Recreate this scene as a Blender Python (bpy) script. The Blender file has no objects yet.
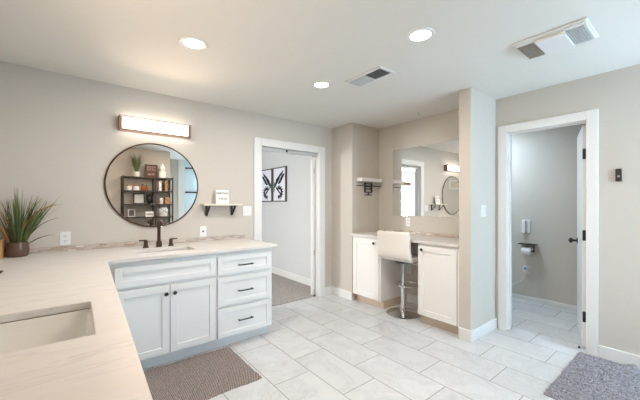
import bpy, bmesh, math, random
from mathutils import Vector, Matrix, Euler
PI = math.pi
rnd = random.Random(7)
S = bpy.context.scene
C = S.collection

# ------------------------------------------------------------------ camera
H = 1.3225
cam = bpy.data.cameras.new('camera'); camo = bpy.data.objects.new('camera', cam); C.objects.link(camo)
cam.sensor_width = 36.0; cam.lens = 306.68 * 36 / 640
cam.shift_y = (203.94 - 200) / 640
cam.clip_start = 0.02; cam.clip_end = 60
camo.location = (0, 0, H)
camo.rotation_euler = (PI / 2, 0, math.radians(51.4986) - PI / 2)
S.camera = camo

# ------------------------------------------------------------------ world, lights, exposure
S.view_settings.view_transform = 'Standard'; S.view_settings.look = 'None'
S.view_settings.gamma = 1.0; S.view_settings.use_curve_mapping = False
S.view_settings.exposure = 0.32
W = bpy.data.worlds.new('world'); S.world = W; W.use_nodes = True
W.node_tree.nodes['Background'].inputs[0].default_value = (0.75, 0.86, 1.0, 1)
W.node_tree.nodes['Background'].inputs[1].default_value = 0.6

CAN_W, WIN_W, SCONCE_W, LEFT_W = 10.5, 52.0, 5.0, 6.0
WARM = (1.0, 0.74, 0.52); CANC = (1.0, 0.955, 0.90); COOL = (0.70, 0.87, 1.0)

def area(name, loc, rot, sx, sy, power, col, shape='RECTANGLE', spread=PI):
    l = bpy.data.lights.new(name, 'AREA'); l.shape = shape; l.size = sx
    if shape in ('RECTANGLE', 'ELLIPSE'): l.size_y = sy
    l.energy = power; l.color = col; l.spread = spread
    o = bpy.data.objects.new(name, l); C.objects.link(o); o.location = loc; o.rotation_euler = rot
    return o
# daylight through the bathroom window, the bedroom window; lamps of the room and one added can
area('daylight_bathroom', (3.02, -1.38, 1.45), (PI / 2, 0, PI), 0.8, 1.5, WIN_W, COOL)
area('daylight_bedroom', (-1.5, 6.44, 1.42), (-PI / 2, 0, 0), 1.0, 1.0, 160, (0.96, 0.975, 1.0))
CANS = [(0.64, 2.22), (1.785, 1.175), (1.80, 2.24), (1.45, 0.63)]  # last can is added out of view to warm the back wall
for (x, y) in CANS:
    area('can_lamp', (x, y, 2.428), (0, 0, 0), 0.13, 0.13, CAN_W * (0.9 if y < 1 else 1), WARM if y < 1 else CANC, 'DISK')
area('water_closet_lamp', (4.30, 2.02, 2.40), (0, 0, 0), 0.25, 0.25, 20, (0.66, 0.83, 1.0), 'DISK')
area('side_sconce_lamp', (-0.525, 1.40, 2.09), (0, -PI / 2, 0), 0.10, 0.55, LEFT_W, WARM, spread=2.3)
area('mirror_sconce_lamp', (0.628, 3.345, 2.084), (-PI / 2, 0, 0), 0.55, 0.10, LEFT_W * 0.5, WARM, spread=1.7)

# ------------------------------------------------------------------ materials
MATS = {}
def nt(name):
    m = bpy.data.materials.new(name); m.use_nodes = True
    return m, m.node_tree.nodes, m.node_tree.links, m.node_tree.nodes['Principled BSDF']
def srgb(r, g, b):
    f = lambda c: (c / 255 / 12.92) if c / 255 <= 0.04045 else ((c / 255 + 0.055) / 1.055) ** 2.4
    return (f(r), f(g), f(b), 1)
def plain(name, col, rough=0.5, metal=0.0, bump=0.0, bscale=80, var=0.0, vscale=6, spec=0.5):
    m, N, L, P = nt(name)
    P.inputs['Base Color'].default_value = col; P.inputs['Roughness'].default_value = rough
    P.inputs['Metallic'].default_value = metal; P.inputs['Specular IOR Level'].default_value = spec
    tc = N.new('ShaderNodeTexCoord')
    if var:
        n = N.new('ShaderNodeTexNoise'); n.inputs['Scale'].default_value = vscale; n.inputs['Detail'].default_value = 5
        L.new(tc.outputs['Object'], n.inputs['Vector'])
        mx = N.new('ShaderNodeMix'); mx.data_type = 'RGBA'
        mx.inputs[6].default_value = tuple(max(0, c * (1 - var)) for c in col[:3]) + (1,)
        mx.inputs[7].default_value = tuple(min(1, c * (1 + var)) for c in col[:3]) + (1,)
        L.new(n.outputs['Fac'], mx.inputs[0]); L.new(mx.outputs[2], P.inputs['Base Color'])
    if bump:
        n2 = N.new('ShaderNodeTexNoise'); n2.inputs['Scale'].default_value = bscale; n2.inputs['Detail'].default_value = 4
        L.new(tc.outputs['Object'], n2.inputs['Vector'])
        b = N.new('ShaderNodeBump'); b.inputs['Strength'].default_value = bump; b.inputs['Distance'].default_value = 0.004
        L.new(n2.outputs['Fac'], b.inputs['Height']); L.new(b.outputs['Normal'], P.inputs['Normal'])
    MATS[name] = m
    return m
def emis(name, col, strength):
    m, N, L, P = nt(name)
    P.inputs['Base Color'].default_value = col
    P.inputs['Emission Color'].default_value = col; P.inputs['Emission Strength'].default_value = strength
    return m

wall_m = plain('greige_wall_paint', srgb(202, 196, 187), 0.75, bump=0.25, bscale=45, var=0.02, vscale=3, spec=0.2)
hall_m = plain('pale_grey_wall_paint', srgb(208, 210, 210), 0.8, bump=0.15, bscale=45, spec=0.2)
ceil_m = plain('white_ceiling_paint', srgb(227, 225, 219), 0.9, bump=0.2, bscale=30, spec=0.1)
trim_m = plain('white_trim_paint', srgb(226, 226, 224), 0.4)
vanity_m = plain('cool_white_cabinet_paint', srgb(222, 225, 226), 0.42)
cream_m = plain('warm_white_cabinet_paint', srgb(238, 236, 233), 0.42)
raw_wood = plain('unpainted_toe_board', srgb(205, 188, 168), 0.6, var=0.1, vscale=14)
black_m = plain('matte_black_metal', (0.012, 0.012, 0.015, 1), 0.45, 0.0)
bronze_m = plain('dark_bronze', srgb(84, 66, 55), 0.33, 0.85, var=0.15, vscale=30)
rose_m = plain('brushed_bronze_lamp_metal', srgb(140, 112, 96), 0.35, 0.7)
mirror_m = plain('mirror_glass', (0.90, 0.91, 0.90, 1), 0.0, 1.0)
chrome_m = plain('chrome', (0.72, 0.72, 0.73, 1), 0.12, 1.0)
porcelain = plain('white_porcelain', srgb(238, 237, 234), 0.12)
plate_m = plain('white_plastic', srgb(228, 228, 227), 0.35)
slot_m = plain('dark_slot', srgb(60, 58, 56), 0.6)
grey_m = plain('grey_metal', srgb(150, 152, 152), 0.4, 0.6)
leather_m = plain('cream_faux_leather', srgb(240, 234, 226), 0.45, bump=0.15, bscale=160)
pot_m = plain('brown_glazed_ceramic', srgb(92, 70, 58), 0.22, var=0.35, vscale=25)
grass_m = plain('green_blades', srgb(100, 114, 68), 0.5, var=0.4, vscale=22)
dark_grass = plain('deep_green_blades', srgb(60, 76, 48), 0.5, var=0.3, vscale=22)
rust_m = plain('rust_blades', srgb(160, 100, 48), 0.5, var=0.3, vscale=12)
boxwood_m = plain('tan_wood', srgb(184, 140, 96), 0.6, var=0.25, vscale=18)
lens_m = emis('lamp_lens', (1, 0.96, 0.9, 1), 6.0)
diff_m = emis('sconce_diffuser', (1, 0.93, 0.84, 1), SCONCE_W)
paper_m = plain('white_paper', srgb(240, 238, 234), 0.8, var=0.03)
ink_m = plain('black_ink', srgb(50, 48, 48), 0.8)
shelf_m = plain('dark_grey_shelf', srgb(56, 46, 40), 0.5, var=0.2, vscale=10)
amber_m = plain('amber_glass', srgb(150, 84, 30), 0.15)
sign_m = plain('stained_sign_board', srgb(88, 52, 32), 0.6, var=0.3, vscale=12)
pale_ink = plain('pale_lettering', srgb(205, 190, 190), 0.7)
tile_m = plain('pale_blue_shower_tile', srgb(205, 224, 232), 0.25, var=0.03)
teal_m = plain('teal_ink', srgb(70, 120, 130), 0.8)
pane_m = emis('daylit_frosted_pane', (0.78, 0.9, 1, 1), 1.6)
def floor_tiles():
    m, N, L, P = nt('marble_look_floor_tiles')
    tc = N.new('ShaderNodeTexCoord'); sp = N.new('ShaderNodeSeparateXYZ'); L.new(tc.outputs['Object'], sp.inputs[0])
    def M(op, a, b=None, c=None):
        n = N.new('ShaderNodeMath'); n.operation = op
        for i, v in enumerate((a, b, c)):
            if v is None: continue
            if isinstance(v, (int, float)): n.inputs[i].default_value = v
            else: L.new(v, n.inputs[i])
        return n.outputs[0]
    u = M('DIVIDE', M('SUBTRACT', sp.outputs[0], 1.127), 0.3225)
    row = M('FLOOR', u); fu = M('SUBTRACT', u, row)
    v = M('DIVIDE', M('SUBTRACT', M('SUBTRACT', sp.outputs[1], 1.955), M('MULTIPLY', row, 0.221)), 0.612)
    col = M('FLOOR', v); fv = M('SUBTRACT', v, col)
    eu = M('MULTIPLY', M('MINIMUM', fu, M('SUBTRACT', 1.0, fu)), 0.3225)
    ev = M('MULTIPLY', M('MINIMUM', fv, M('SUBTRACT', 1.0, fv)), 0.612)
    e = M('MINIMUM', eu, ev)
    grout = N.new('ShaderNodeMapRange'); grout.inputs['From Min'].default_value = 0.0018; grout.inputs['From Max'].default_value = 0.0036
    L.new(e, grout.inputs['Value'])
    cb = N.new('ShaderNodeCombineXYZ'); L.new(row, cb.inputs[0]); L.new(col, cb.inputs[1])
    wn = N.new('ShaderNodeTexWhiteNoise'); wn.noise_dimensions = '3D'; L.new(cb.outputs[0], wn.inputs['Vector'])
    # veins differ from tile to tile
    off = N.new('ShaderNodeVectorMath'); off.operation = 'MULTIPLY_ADD'
    L.new(wn.outputs['Color'], off.inputs[0]); off.inputs[1].default_value = (9, 9, 9); L.new(tc.outputs['Object'], off.inputs[2])
    n1 = N.new('ShaderNodeTexNoise'); n1.inputs['Scale'].default_value = 3.2; n1.inputs['Detail'].default_value = 8; n1.inputs['Roughness'].default_value = 0.6; n1.inputs['Distortion'].default_value = 1.4
    L.new(off.outputs[0], n1.inputs['Vector'])
    r1 = N.new('ShaderNodeValToRGB'); el = r1.color_ramp.elements
    el[0].position = 0.30; el[0].color = srgb(190, 191, 192); el[1].position = 0.62; el[1].color = srgb(208, 209, 210)
    k = el.new(0.46); k.color = srgb(205, 206, 207); k2 = el.new(0.49); k2.color = srgb(195, 196, 197)
    k3 = el.new(0.52); k3.color = srgb(206, 207, 208)
    L.new(n1.outputs['Fac'], r1.inputs[0])
    tint = N.new('ShaderNodeMapRange'); tint.inputs['To Min'].default_value = 0.94; tint.inputs['To Max'].default_value = 1.02
    L.new(wn.outputs['Value'], tint.inputs['Value'])
    mul = N.new('ShaderNodeVectorMath'); mul.operation = 'SCALE'; L.new(r1.outputs[0], mul.inputs[0]); L.new(tint.outputs[0], mul.inputs['Scale'])
    mix = N.new('ShaderNodeMix'); mix.data_type = 'RGBA'; mix.inputs[6].default_value = srgb(140, 134, 128)
    L.new(grout.outputs[0], mix.inputs[0]); L.new(mul.outputs[0], mix.inputs[7]); L.new(mix.outputs[2], P.inputs['Base Color'])
    rg = N.new('ShaderNodeMapRange'); rg.inputs['To Min'].default_value = 0.85; rg.inputs['To Max'].default_value = 0.36
    L.new(grout.outputs[0], rg.inputs['Value']); L.new(rg.outputs[0], P.inputs['Roughness'])
    b = N.new('ShaderNodeBump'); b.inputs['Strength'].default_value = 0.5; b.inputs['Distance'].default_value = 0.002
    L.new(grout.outputs[0], b.inputs['Height']); L.new(b.outputs[0], P.inputs['Normal'])
    return m
tiles_m = floor_tiles()

def stone():
    m, N, L, P = nt('cream_quartzite')
    tc = N.new('ShaderNodeTexCoord'); mp = N.new('ShaderNodeMapping'); L.new(tc.outputs['Object'], mp.inputs[0])
    mp.inputs['Rotation'].default_value = (0, 0, math.radians(-7)); mp.inputs['Scale'].default_value = (0.9, 9.0, 9.0)
    n = N.new('ShaderNodeTexNoise'); n.inputs['Scale'].default_value = 1.5; n.inputs['Detail'].default_value = 9; n.inputs['Roughness'].default_value = 0.62; n.inputs['Distortion'].default_value = 0.5
    L.new(mp.outputs[0], n.inputs[0])
    r = N.new('ShaderNodeValToRGB'); e = r.color_ramp.elements
    e[0].position = 0.25; e[0].color = srgb(204, 199, 195); e[1].position = 0.75; e[1].color = srgb(216, 214, 212)
    for p, c in ((0.40, (214, 210, 207)), (0.425, (200, 195, 191)), (0.45, (215, 211, 208)), (0.6, (211, 206, 202))):
        k = e.new(p); k.color = srgb(*c)
    L.new(n.outputs['Fac'], r.inputs[0]); L.new(r.outputs[0], P.inputs['Base Color'])
    P.inputs['Roughness'].default_value = 0.42
    return m
stone_m = stone()

def mosaic(horizontal_axis):
    m, N, L, P = nt('mosaic_strip_' + horizontal_axis)
    tc = N.new('ShaderNodeTexCoord'); sp = N.new('ShaderNodeSeparateXYZ'); L.new(tc.outputs['Object'], sp.inputs[0])
    cb = N.new('ShaderNodeCombineXYZ'); L.new(sp.outputs['X' if horizontal_axis == 'x' else 'Y'], cb.inputs[0]); L.new(sp.outputs['Z'], cb.inputs[1])
    b = N.new('ShaderNodeTexBrick'); L.new(cb.outputs[0], b.inputs['Vector'])
    b.inputs['Scale'].default_value = 1.0; b.inputs['Brick Width'].default_value = 0.055; b.inputs['Row Height'].default_value = 0.0145
    b.inputs['Mortar Size'].default_value = 0.0012; b.inputs['Bias'].default_value = 0.0
    b.inputs['Color1'].default_value = (0, 0, 0, 1); b.inputs['Color2'].default_value = (1, 1, 1, 1); b.inputs['Mortar'].default_value = (0.55, 0.55, 0.55, 1)
    r = N.new('ShaderNodeValToRGB'); e = r.color_ramp.elements
    e[0].position = 0.0; e[0].color = srgb(160, 138, 122); e[1].position = 1.0; e[1].color = srgb(226, 220, 214)
    for p, c in ((0.25, (198, 186, 175)), (0.5, (190, 182, 175)), (0.75, (172, 152, 136))):
        k = e.new(p); k.color = srgb(*c)
    L.new(b.outputs['Color'], r.inputs[0]); L.new(r.outputs[0], P.inputs['Base Color']); P.inputs['Roughness'].default_value = 0.3
    return m
mosaic_x, mosaic_y = mosaic('x'), mosaic('y')

def fibre(name, c1, c2, scale, stripes=0.0):
    m, N, L, P = nt(name)
    tc = N.new('ShaderNodeTexCoord')
    n = N.new('ShaderNodeTexNoise'); n.inputs['Scale'].default_value = scale; n.inputs['Detail'].default_value = 6; n.inputs['Roughness'].default_value = 0.7
    L.new(tc.outputs['Object'], n.inputs[0])
    fac = n.outputs['Fac']
    if stripes:
        mp = N.new('ShaderNodeMapping'); mp.inputs['Rotation'].default_value = (0, 0, math.radians(28)); L.new(tc.outputs['Object'], mp.inputs[0])
        w = N.new('ShaderNodeTexWave'); w.inputs['Scale'].default_value = stripes; w.inputs['Distortion'].default_value = 2.5; w.inputs['Detail'].default_value = 3; w.inputs['Detail Scale'].default_value = 3
        L.new(mp.outputs[0], w.inputs[0])
        a = N.new('ShaderNodeMath'); a.operation = 'MULTIPLY_ADD'; L.new(w.outputs['Fac'], a.inputs[0]); a.inputs[1].default_value = 0.4
        s = N.new('ShaderNodeMath'); s.operation = 'MULTIPLY'; L.new(n.outputs['Fac'], s.inputs[0]); s.inputs[1].default_value = 0.65
        L.new(s.outputs[0], a.inputs[2]); fac = a.outputs[0]
    r = N.new('ShaderNodeValToRGB'); r.color_ramp.elements[0].position = 0.3; r.color_ramp.elements[1].position = 0.7
    r.color_ramp.elements[0].color = c1; r.color_ramp.elements[1].color = c2
    L.new(fac, r.inputs[0]); L.new(r.outputs[0], P.inputs['Base Color'])
    P.inputs['Roughness'].default_value = 1.0; P.inputs['Specular IOR Level'].default_value = 0.05
    b = N.new('ShaderNodeBump'); b.inputs['Strength'].default_value = 0.9; b.inputs['Distance'].default_value = 0.01
    L.new(fac, b.inputs['Height']); L.new(b.outputs[0], P.inputs['Normal'])
    return m
taupe_m = fibre('taupe_chenille', srgb(112, 101, 97), srgb(168, 156, 151), 60, 26)
shag_m = fibre('grey_lilac_shag', srgb(120, 119, 126), srgb(180, 178, 185), 55)
carpet_m = fibre('grey_carpet_pile', srgb(132, 127, 122), srgb(196, 190, 184), 45)

# ------------------------------------------------------------------ helpers
class B:
    """collects shapes into one mesh"""
    def __init__(s): s.bm = bmesh.new()
    def box(s, x0, x1, y0, y1, z0, z1, bev=0.0, seg=2, rot=None):
        x0, x1 = sorted((x0, x1)); y0, y1 = sorted((y0, y1)); z0, z1 = sorted((z0, z1))
        t = bmesh.new()
        bmesh.ops.create_cube(t, size=1.0, matrix=Matrix.Translation(((x0 + x1) / 2, (y0 + y1) / 2, (z0 + z1) / 2)) @ Matrix.Diagonal((x1 - x0, y1 - y0, z1 - z0, 1)))
        if bev: bmesh.ops.bevel(t, geom=t.edges[:], offset=bev, segments=seg, affect='EDGES', profile=0.5)
        if rot is not None: bmesh.ops.transform(t, matrix=rot, verts=t.verts[:])
        s.merge(t); return s
    def merge(s, t):
        me = bpy.data.meshes.new('scratch'); t.to_mesh(me); t.free(); s.bm.from_mesh(me); bpy.data.meshes.remove(me)
    def cyl(s, p0, p1, r0, r1=None, n=20, caps=True):
        p0, p1 = Vector(p0), Vector(p1); d = p1 - p0
        r1 = r0 if r1 is None else r1
        t = bmesh.new()
        bmesh.ops.create_cone(t, cap_ends=caps, segments=n, radius1=r0, radius2=r1, depth=d.length)
        q = Vector((0, 0, 1)).rotation_difference(d.normalized()).to_matrix().to_4x4()
        bmesh.ops.transform(t, matrix=Matrix.Translation((p0 + p1) / 2) @ q, verts=t.verts[:])
        s.merge(t); return s
    def tube(s, pts, r, n=10, rs=None):
        pts = [Vector(p) for p in pts]; t = bmesh.new(); rings = []
        up = Vector((0, 0, 1))
        for i, p in enumerate(pts):
            d = (pts[min(i + 1, len(pts) - 1)] - pts[max(i - 1, 0)]).normalized()
            a = d.cross(up)
            if a.length < 1e-3: a = d.cross(Vector((1, 0, 0)))
            a.normalize(); b = a.cross(d).normalized(); rr = rs[i] if rs else r
            rings.append([t.verts.new(p + rr * (math.cos(2 * PI * k / n) * a + math.sin(2 * PI * k / n) * b)) for k in range(n)])
            up = b
        for i in range(len(rings) - 1):
            for k in range(n): t.faces.new((rings[i][k], rings[i][(k + 1) % n], rings[i + 1][(k + 1) % n], rings[i + 1][k]))
        t.faces.new(rings[0][::-1]); t.faces.new(rings[-1])
        bmesh.ops.recalc_face_normals(t, faces=t.faces[:]); s.merge(t); return s
    def lathe(s, prof, loc=(0, 0, 0), n=28, axis='z'):
        t = bmesh.new(); rings = []
        for (r, z) in prof:
            if r < 1e-5: rings.append([t.verts.new((0, 0, z))])
            else: rings.append([t.verts.new((r * math.cos(2 * PI * k / n), r * math.sin(2 * PI * k / n), z)) for k in range(n)])
        for a, b in zip(rings, rings[1:]):
            for k in range(n):
                f = [a[k % len(a)], a[(k + 1) % len(a)], b[(k + 1) % len(b)], b[k % len(b)]]
                f = list(dict.fromkeys(f))
                if len(f) > 2: t.faces.new(f)
        bmesh.ops.recalc_face_normals(t, faces=t.faces[:])
        m = {'z': Matrix(), 'y': Matrix.Rotation(PI / 2, 4, 'X'), 'x': Matrix.Rotation(PI / 2, 4, 'Y')}[axis]
        bmesh.ops.transform(t, matrix=Matrix.Translation(loc) @ m, verts=t.verts[:]); s.merge(t); return s
    def ball(s, loc, r, sc=(1, 1, 1), u=16, v=10):
        t = bmesh.new(); bmesh.ops.create_uvsphere(t, u_segments=u, v_segments=v, radius=r)
        bmesh.ops.transform(t, matrix=Matrix.Translation(loc) @ Matrix.Diagonal((*sc, 1)), verts=t.verts[:]); s.merge(t); return s
    def torus(s, loc, R, r, axis='z', n=48, k=8, arc=(0, 2 * PI)):
        full = abs(arc[1] - arc[0] - 2 * PI) < 1e-4; t = bmesh.new(); rings = []
        for i in range(n if full else n + 1):
            a = arc[0] + (arc[1] - arc[0]) * i / n
            rings.append([t.verts.new(((R + r * math.cos(2 * PI * j / k)) * math.cos(a), (R + r * math.cos(2 * PI * j / k)) * math.sin(a), r * math.sin(2 * PI * j / k))) for j in range(k)])
        for i in range(n if full else n):
            a, b = rings[i], rings[(i + 1) % len(rings)]
            for j in range(k): t.faces.new((a[j], b[j], b[(j + 1) % k], a[(j + 1) % k]))
        bmesh.ops.recalc_face_normals(t, faces=t.faces[:])
        m = {'z': Matrix(), 'y': Matrix.Rotation(PI / 2, 4, 'X'), 'x': Matrix.Rotation(PI / 2, 4, 'Y')}[axis]
        bmesh.ops.transform(t, matrix=Matrix.Translation(loc) @ m, verts=t.verts[:]); s.merge(t); return s
    def poly(s, pts, thick, axis='y'):
        """flat polygon with thickness: pts in (a, b); axis y -> (a, 0, b), x -> (0, a, b), z -> (a, b, 0)"""
        f = {'y': lambda a, b, t: (a, t, b), 'x': lambda a, b, t: (t, a, b), 'z': lambda a, b, t: (a, b, t)}[axis]
        t = bmesh.new(); A = [t.verts.new(f(a, b, 0)) for a, b in pts]; D = [t.verts.new(f(a, b, thick)) for a, b in pts]
        t.faces.new(A); t.faces.new(D[::-1])
        for i in range(len(A)): j = (i + 1) % len(A); t.faces.new((A[i], D[i], D[j], A[j]))
        bmesh.ops.recalc_face_normals(t, faces=t.faces[:]); s.merge(t); return s
    def build(s, name, mat, parent=None, smooth=False, loc=None, rot=None):
        me = bpy.data.meshes.new(name); s.bm.to_mesh(me); s.bm.free()
        for p in me.polygons: p.use_smooth = smooth
        o = bpy.data.objects.new(name, me); C.objects.link(o)
        for m in (mat if isinstance(mat, (list, tuple)) else [mat]): me.materials.append(m)
        if parent: o.parent = parent
        if loc is not None: o.location = loc
        if rot is not None: o.rotation_euler = rot
        if smooth: auto(o)
        return o
def auto(o, ang=40):
    me = o.data; bm = bmesh.new(); bm.from_mesh(me)
    for e in bm.edges:
        if len(e.link_faces) == 2 and e.calc_face_angle(0) > math.radians(ang): e.smooth = False
    bm.to_mesh(me); bm.free()
def tag(o, label, cat, group=None, kind=None):
    o['label'] = label; o['category'] = cat
    if group: o['group'] = group
    if kind: o['kind'] = kind
    return o
def thing(name, label, cat, loc=(0, 0, 0), rz=0.0, group=None):
    o = bpy.data.objects.new(name, None); C.objects.link(o); o.location = loc; o.rotation_euler = (0, 0, rz)
    o.empty_display_size = 0.05
    return tag(o, label, cat, group)
def struct(name, b, mat, parent=None, smooth=False, label=None):
    o = b.build(name, mat, parent, smooth)
    o['kind'] = 'structure'
    if label: o['label'] = label
    return o
def dup(root, label, loc=None, rz=None, group=None):
    r = root.copy(); C.objects.link(r); r['label'] = label
    if group: r['group'] = group
    if loc is not None: r.location = loc
    if rz is not None: r.rotation_euler = (0, 0, rz)
    for ch in [o for o in C.objects if o.parent == root]:
        c = ch.copy(); C.objects.link(c); c.parent = r
        for g in [o for o in C.objects if o.parent == ch]:
            d = g.copy(); C.objects.link(d); d.parent = c
    return r

# ------------------------------------------------------------------ room shell
WA, WC, ST = 3.44, 3.52, 2.962         # sink wall, water-closet wall, alcove front
LW, BK = -0.62, -0.31                 # wall beside the near sink, wall behind the photographer
ZC = 2.44
struct('floor', B().box(-0.76, 5.05, -1.6, 3.475, -0.10, 0.0), tiles_m)
struct('floor_bedroom', B().box(-2.9, 3.2, 3.475, 6.7, -0.10, 0.004), carpet_m)
struct('ceiling', B().box(-2.9, 5.05, -1.6, 6.7, ZC, ZC + 0.1), ceil_m)
DX0, DX1, DZ = 1.805, 2.712, 2.044     # bedroom doorway
b = B().box(-0.76, DX0 - 0.02, WA, WA + 0.12, 0, ZC).box(DX1 + 0.02, ST, WA, WA + 0.12, 0, ZC).box(DX0 - 0.02, DX1 + 0.02, WA, WA + 0.12, DZ + 0.02, ZC)
struct('wall_left', b, wall_m)
struct('wall_chase', B().box(ST, WC + 0.115, 3.015, WA + 0.12, 0, ZC), wall_m)
CY0, CY1, CZ = 0.657, 1.285, 2.056     # water-closet doorway
b = B().box(WC, WC + 0.115, CY1 + 0.02, 3.015, 0, ZC).box(WC, WC + 0.115, -1.45, CY0 - 0.02, 0, ZC).box(WC, WC + 0.115, CY0 - 0.02, CY1 + 0.02, CZ + 0.02, ZC)
struct('wall_right', b, wall_m)
struct('wall_partition', B().box(2.957, WC, 1.40, 1.514, 0, ZC), wall_m)
struct('wall_near', B().box(LW - 0.12, LW, BK - 0.12, WA, 0, ZC), wall_m)
struct('wall_back', B().box(LW, 1.58, BK - 0.12, BK, 0, ZC).box(1.46, 1.58, -1.45, BK - 0.12, 0, ZC).box(1.46, 2.16, -1.57, -1.46, 0, ZC), wall_m)
b = B().box(2.16, 2.60, -1.57, -1.45, 0, ZC).box(3.42, WC + 0.115, -1.57, -1.45, 0, ZC).box(2.60, 3.42, -1.57, -1.45, 0, 0.65).box(2.60, 3.42, -1.57, -1.45, 2.25, ZC)
struct('wall_shower', b, tile_m)
# water closet
struct('wall_closet_back', B().box(4.88, 5.0, -0.4, 2.6, 0, ZC), wall_m)
struct('wall_closet_side', B().box(WC + 0.115, 4.88, 2.48, 2.6, 0, ZC).box(WC + 0.115, 4.88, -0.4, -0.28, 0, ZC), wall_m)
# bedroom
struct('wall_bedroom_right', B().box(2.95, 3.07, WA + 0.12, 6.6, 0.004, ZC), hall_m)
b = B().box(-2.7, -2.10, 6.5, 6.62, 0.004, ZC).box(-0.95, 2.95, 6.5, 6.62, 0.004, ZC).box(-2.10, -0.95, 6.5, 6.62, 0.004, 0.85).box(-2.10, -0.95, 6.5, 6.62, 1.98, ZC)
struct('wall_bedroom_far', b, hall_m)
struct('wall_bedroom_left', B().box(-2.82, -2.7, WA + 0.12, 6.62, 0.004, ZC), hall_m)
struct('wall_bedroom_near', B().box(-2.7, -0.76, WA, WA + 0.12, 0.004, ZC), hall_m)

def window(name, x0, x1, z0, z1, y, out):
    o = struct(name, B().box(x0, x1, y, y + 0.012, z0, z1), pane_m)
    f = B()
    t = 0.05
    f.box(x0 - t, x1 + t, y - out * 0.05, y + out * 0.03, z1, z1 + t).box(x0 - t, x1 + t, y - out * 0.05, y + out * 0.03, z0 - t, z0)
    f.box(x0 - t, x0, y - out * 0.05, y + out * 0.03, z0, z1).box(x1, x1 + t, y - out * 0.05, y + out * 0.03, z0, z1)
    f.box((x0 + x1) / 2 - 0.02, (x0 + x1) / 2 + 0.02, y - out * 0.02, y + out * 0.02, z0, z1)
    f.build('window_frame', trim_m, o)
    return o
window('window_1', 2.65, 3.37, 0.70, 2.20, -1.47, 1)
struct('trim_3', B().box(2.02, 2.16, -1.46, -1.43, 0, ZC, 0.003), trim_m)
window('window_2', -2.05, -1.00, 0.90, 1.93, 6.52, -1)

# door casings, jambs, baseboards
def casing(name, plane, a0, a1, z1, w, t, depth, axis, hinge_low=False, wt=None):
    """casing boards round an opening a0..a1 on the plane, with jamb boards of that depth"""
    b = B(); wt = wt or w
    def bx(p0, p1, q0, q1, z0, zt, bev=0.003):
        if axis == 'y': b.box(p0, p1, q0, q1, z0, zt, bev)
        else: b.box(q0, q1, p0, p1, z0, zt, bev)
    bx(a0 - w, a0 - 0.004, plane - t, plane, 0.0, z1 + wt)
    bx(a1 + 0.004, a1 + w, plane - t, plane, 0.0, z1 + wt)
    bx(a0 - 0.004, a1 + 0.004, plane - t, plane, z1 + 0.004, z1 + wt)
    bx(a0 - 0.019, a0, plane, plane + depth, 0.0, z1 + 0.019, 0.001)
    bx(a1, a1 + 0.019, plane, plane + depth, 0.0, z1 + 0.019, 0.001)
    bx(a0, a1, plane, plane + depth, z1, z1 + 0.019, 0.001)
    # door stops
    s0 = plane + depth - 0.05
    if not hinge_low: bx(a0, a0 + 0.010, s0 - 0.03, s0, 0.0, z1, 0.001)
    bx(a1 - 0.010, a1, s0 - 0.03, s0, 0.0, z1, 0.001)
    bx(a0 + 0.010, a1 - 0.010, s0 - 0.03, s0, z1 - 0.010, z1, 0.001)
    return struct(name, b, trim_m)
casing('trim_1', WA, DX0, DX1, DZ, 0.105, 0.018, 0.12, 'y', wt=0.096)
casing('trim_2', WC, CY0, CY1, CZ, 0.084, 0.018, 0.115, 'x', hinge_low=True)
BBH, BBT = 0.112, 0.015
def base(name, x0, x1, y0, y1, z=0.0):
    struct(name, B().box(x0, x1, y0, y1, z, z + BBH, 0.004), trim_m)
base('baseboard_left', DX1 + 0.106, ST, WA - BBT, WA)
base('baseboard_chase', ST - BBT, ST, 3.015, WA - BBT)
b = B().box(2.957 - BBT, 2.957, 1.40 - BBT, 1.514, 0, BBH, 0.004).box(2.957, WC, 1.40 - BBT, 1.40, 0, BBH, 0.004)
struct('baseboard_partition', b, trim_m)
base('baseboard_right', WC - BBT, WC, -1.45, CY0 - 0.085)
struct('baseboard_closet', B().box(4.88 - BBT, 4.88, -0.28, 2.48, 0, 0.05, 0.004), trim_m)
base('baseboard_bedroom', 2.95 - BBT, 2.95, WA + 0.12, 6.5, 0.004)
base('baseboard_alcove', WC - BBT, WC, 1.995, 2.525)
base('baseboard_back', 0.15, 1.58, BK, BK + BBT)

# folded door edge at the bedroom doorway, and its overhead track
track_m = plain('satin_grey_track', srgb(188, 190, 190), 0.4, 0.0)
tr = thing('door_track', 'grey metal track with bracket across the top of the bedroom doorway', 'track', (0, 0, 0))
B().box(DX0, DX1, 3.468, 3.496, DZ - 0.046, DZ - 0.001, 0.002).build('rail', track_m, tr)
B().box(2.20, 2.32, 3.450, 3.466, DZ - 0.062, DZ - 0.012, 0.006).build('guide_bracket', track_m, tr)
B().box(2.178, 2.198, 3.450, 3.466, DZ - 0.034, DZ - 0.008, 0.002).build('latch', black_m, tr)
B().box(2.63, 2.69, 3.47, 3.49, DZ - 0.050, DZ - 0.040, 0.002).build('end_pivot', black_m, tr)
d1 = struct('door_1', B().box(2.655, 2.682, 3.515, 3.556, 0.015, 1.965, 0.002), trim_m)
hg = B()
for z in (0.06, 0.62, 1.8): hg.cyl((2.688, 3.513, z - 0.035), (2.688, 3.513, z + 0.035), 0.005, n=8)
hg.build('hinge', grey_m, d1)
tag(B().lathe([(0, 0), (0.014, 0), (0.014, 0.02), (0.010, 0.028), (0, 0.028)], (2.672, 3.485, 0.0), 14).build('floor_pivot', slot_m),
    'small dark floor pivot at the foot of the bedroom doorway', 'door pivot')

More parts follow.
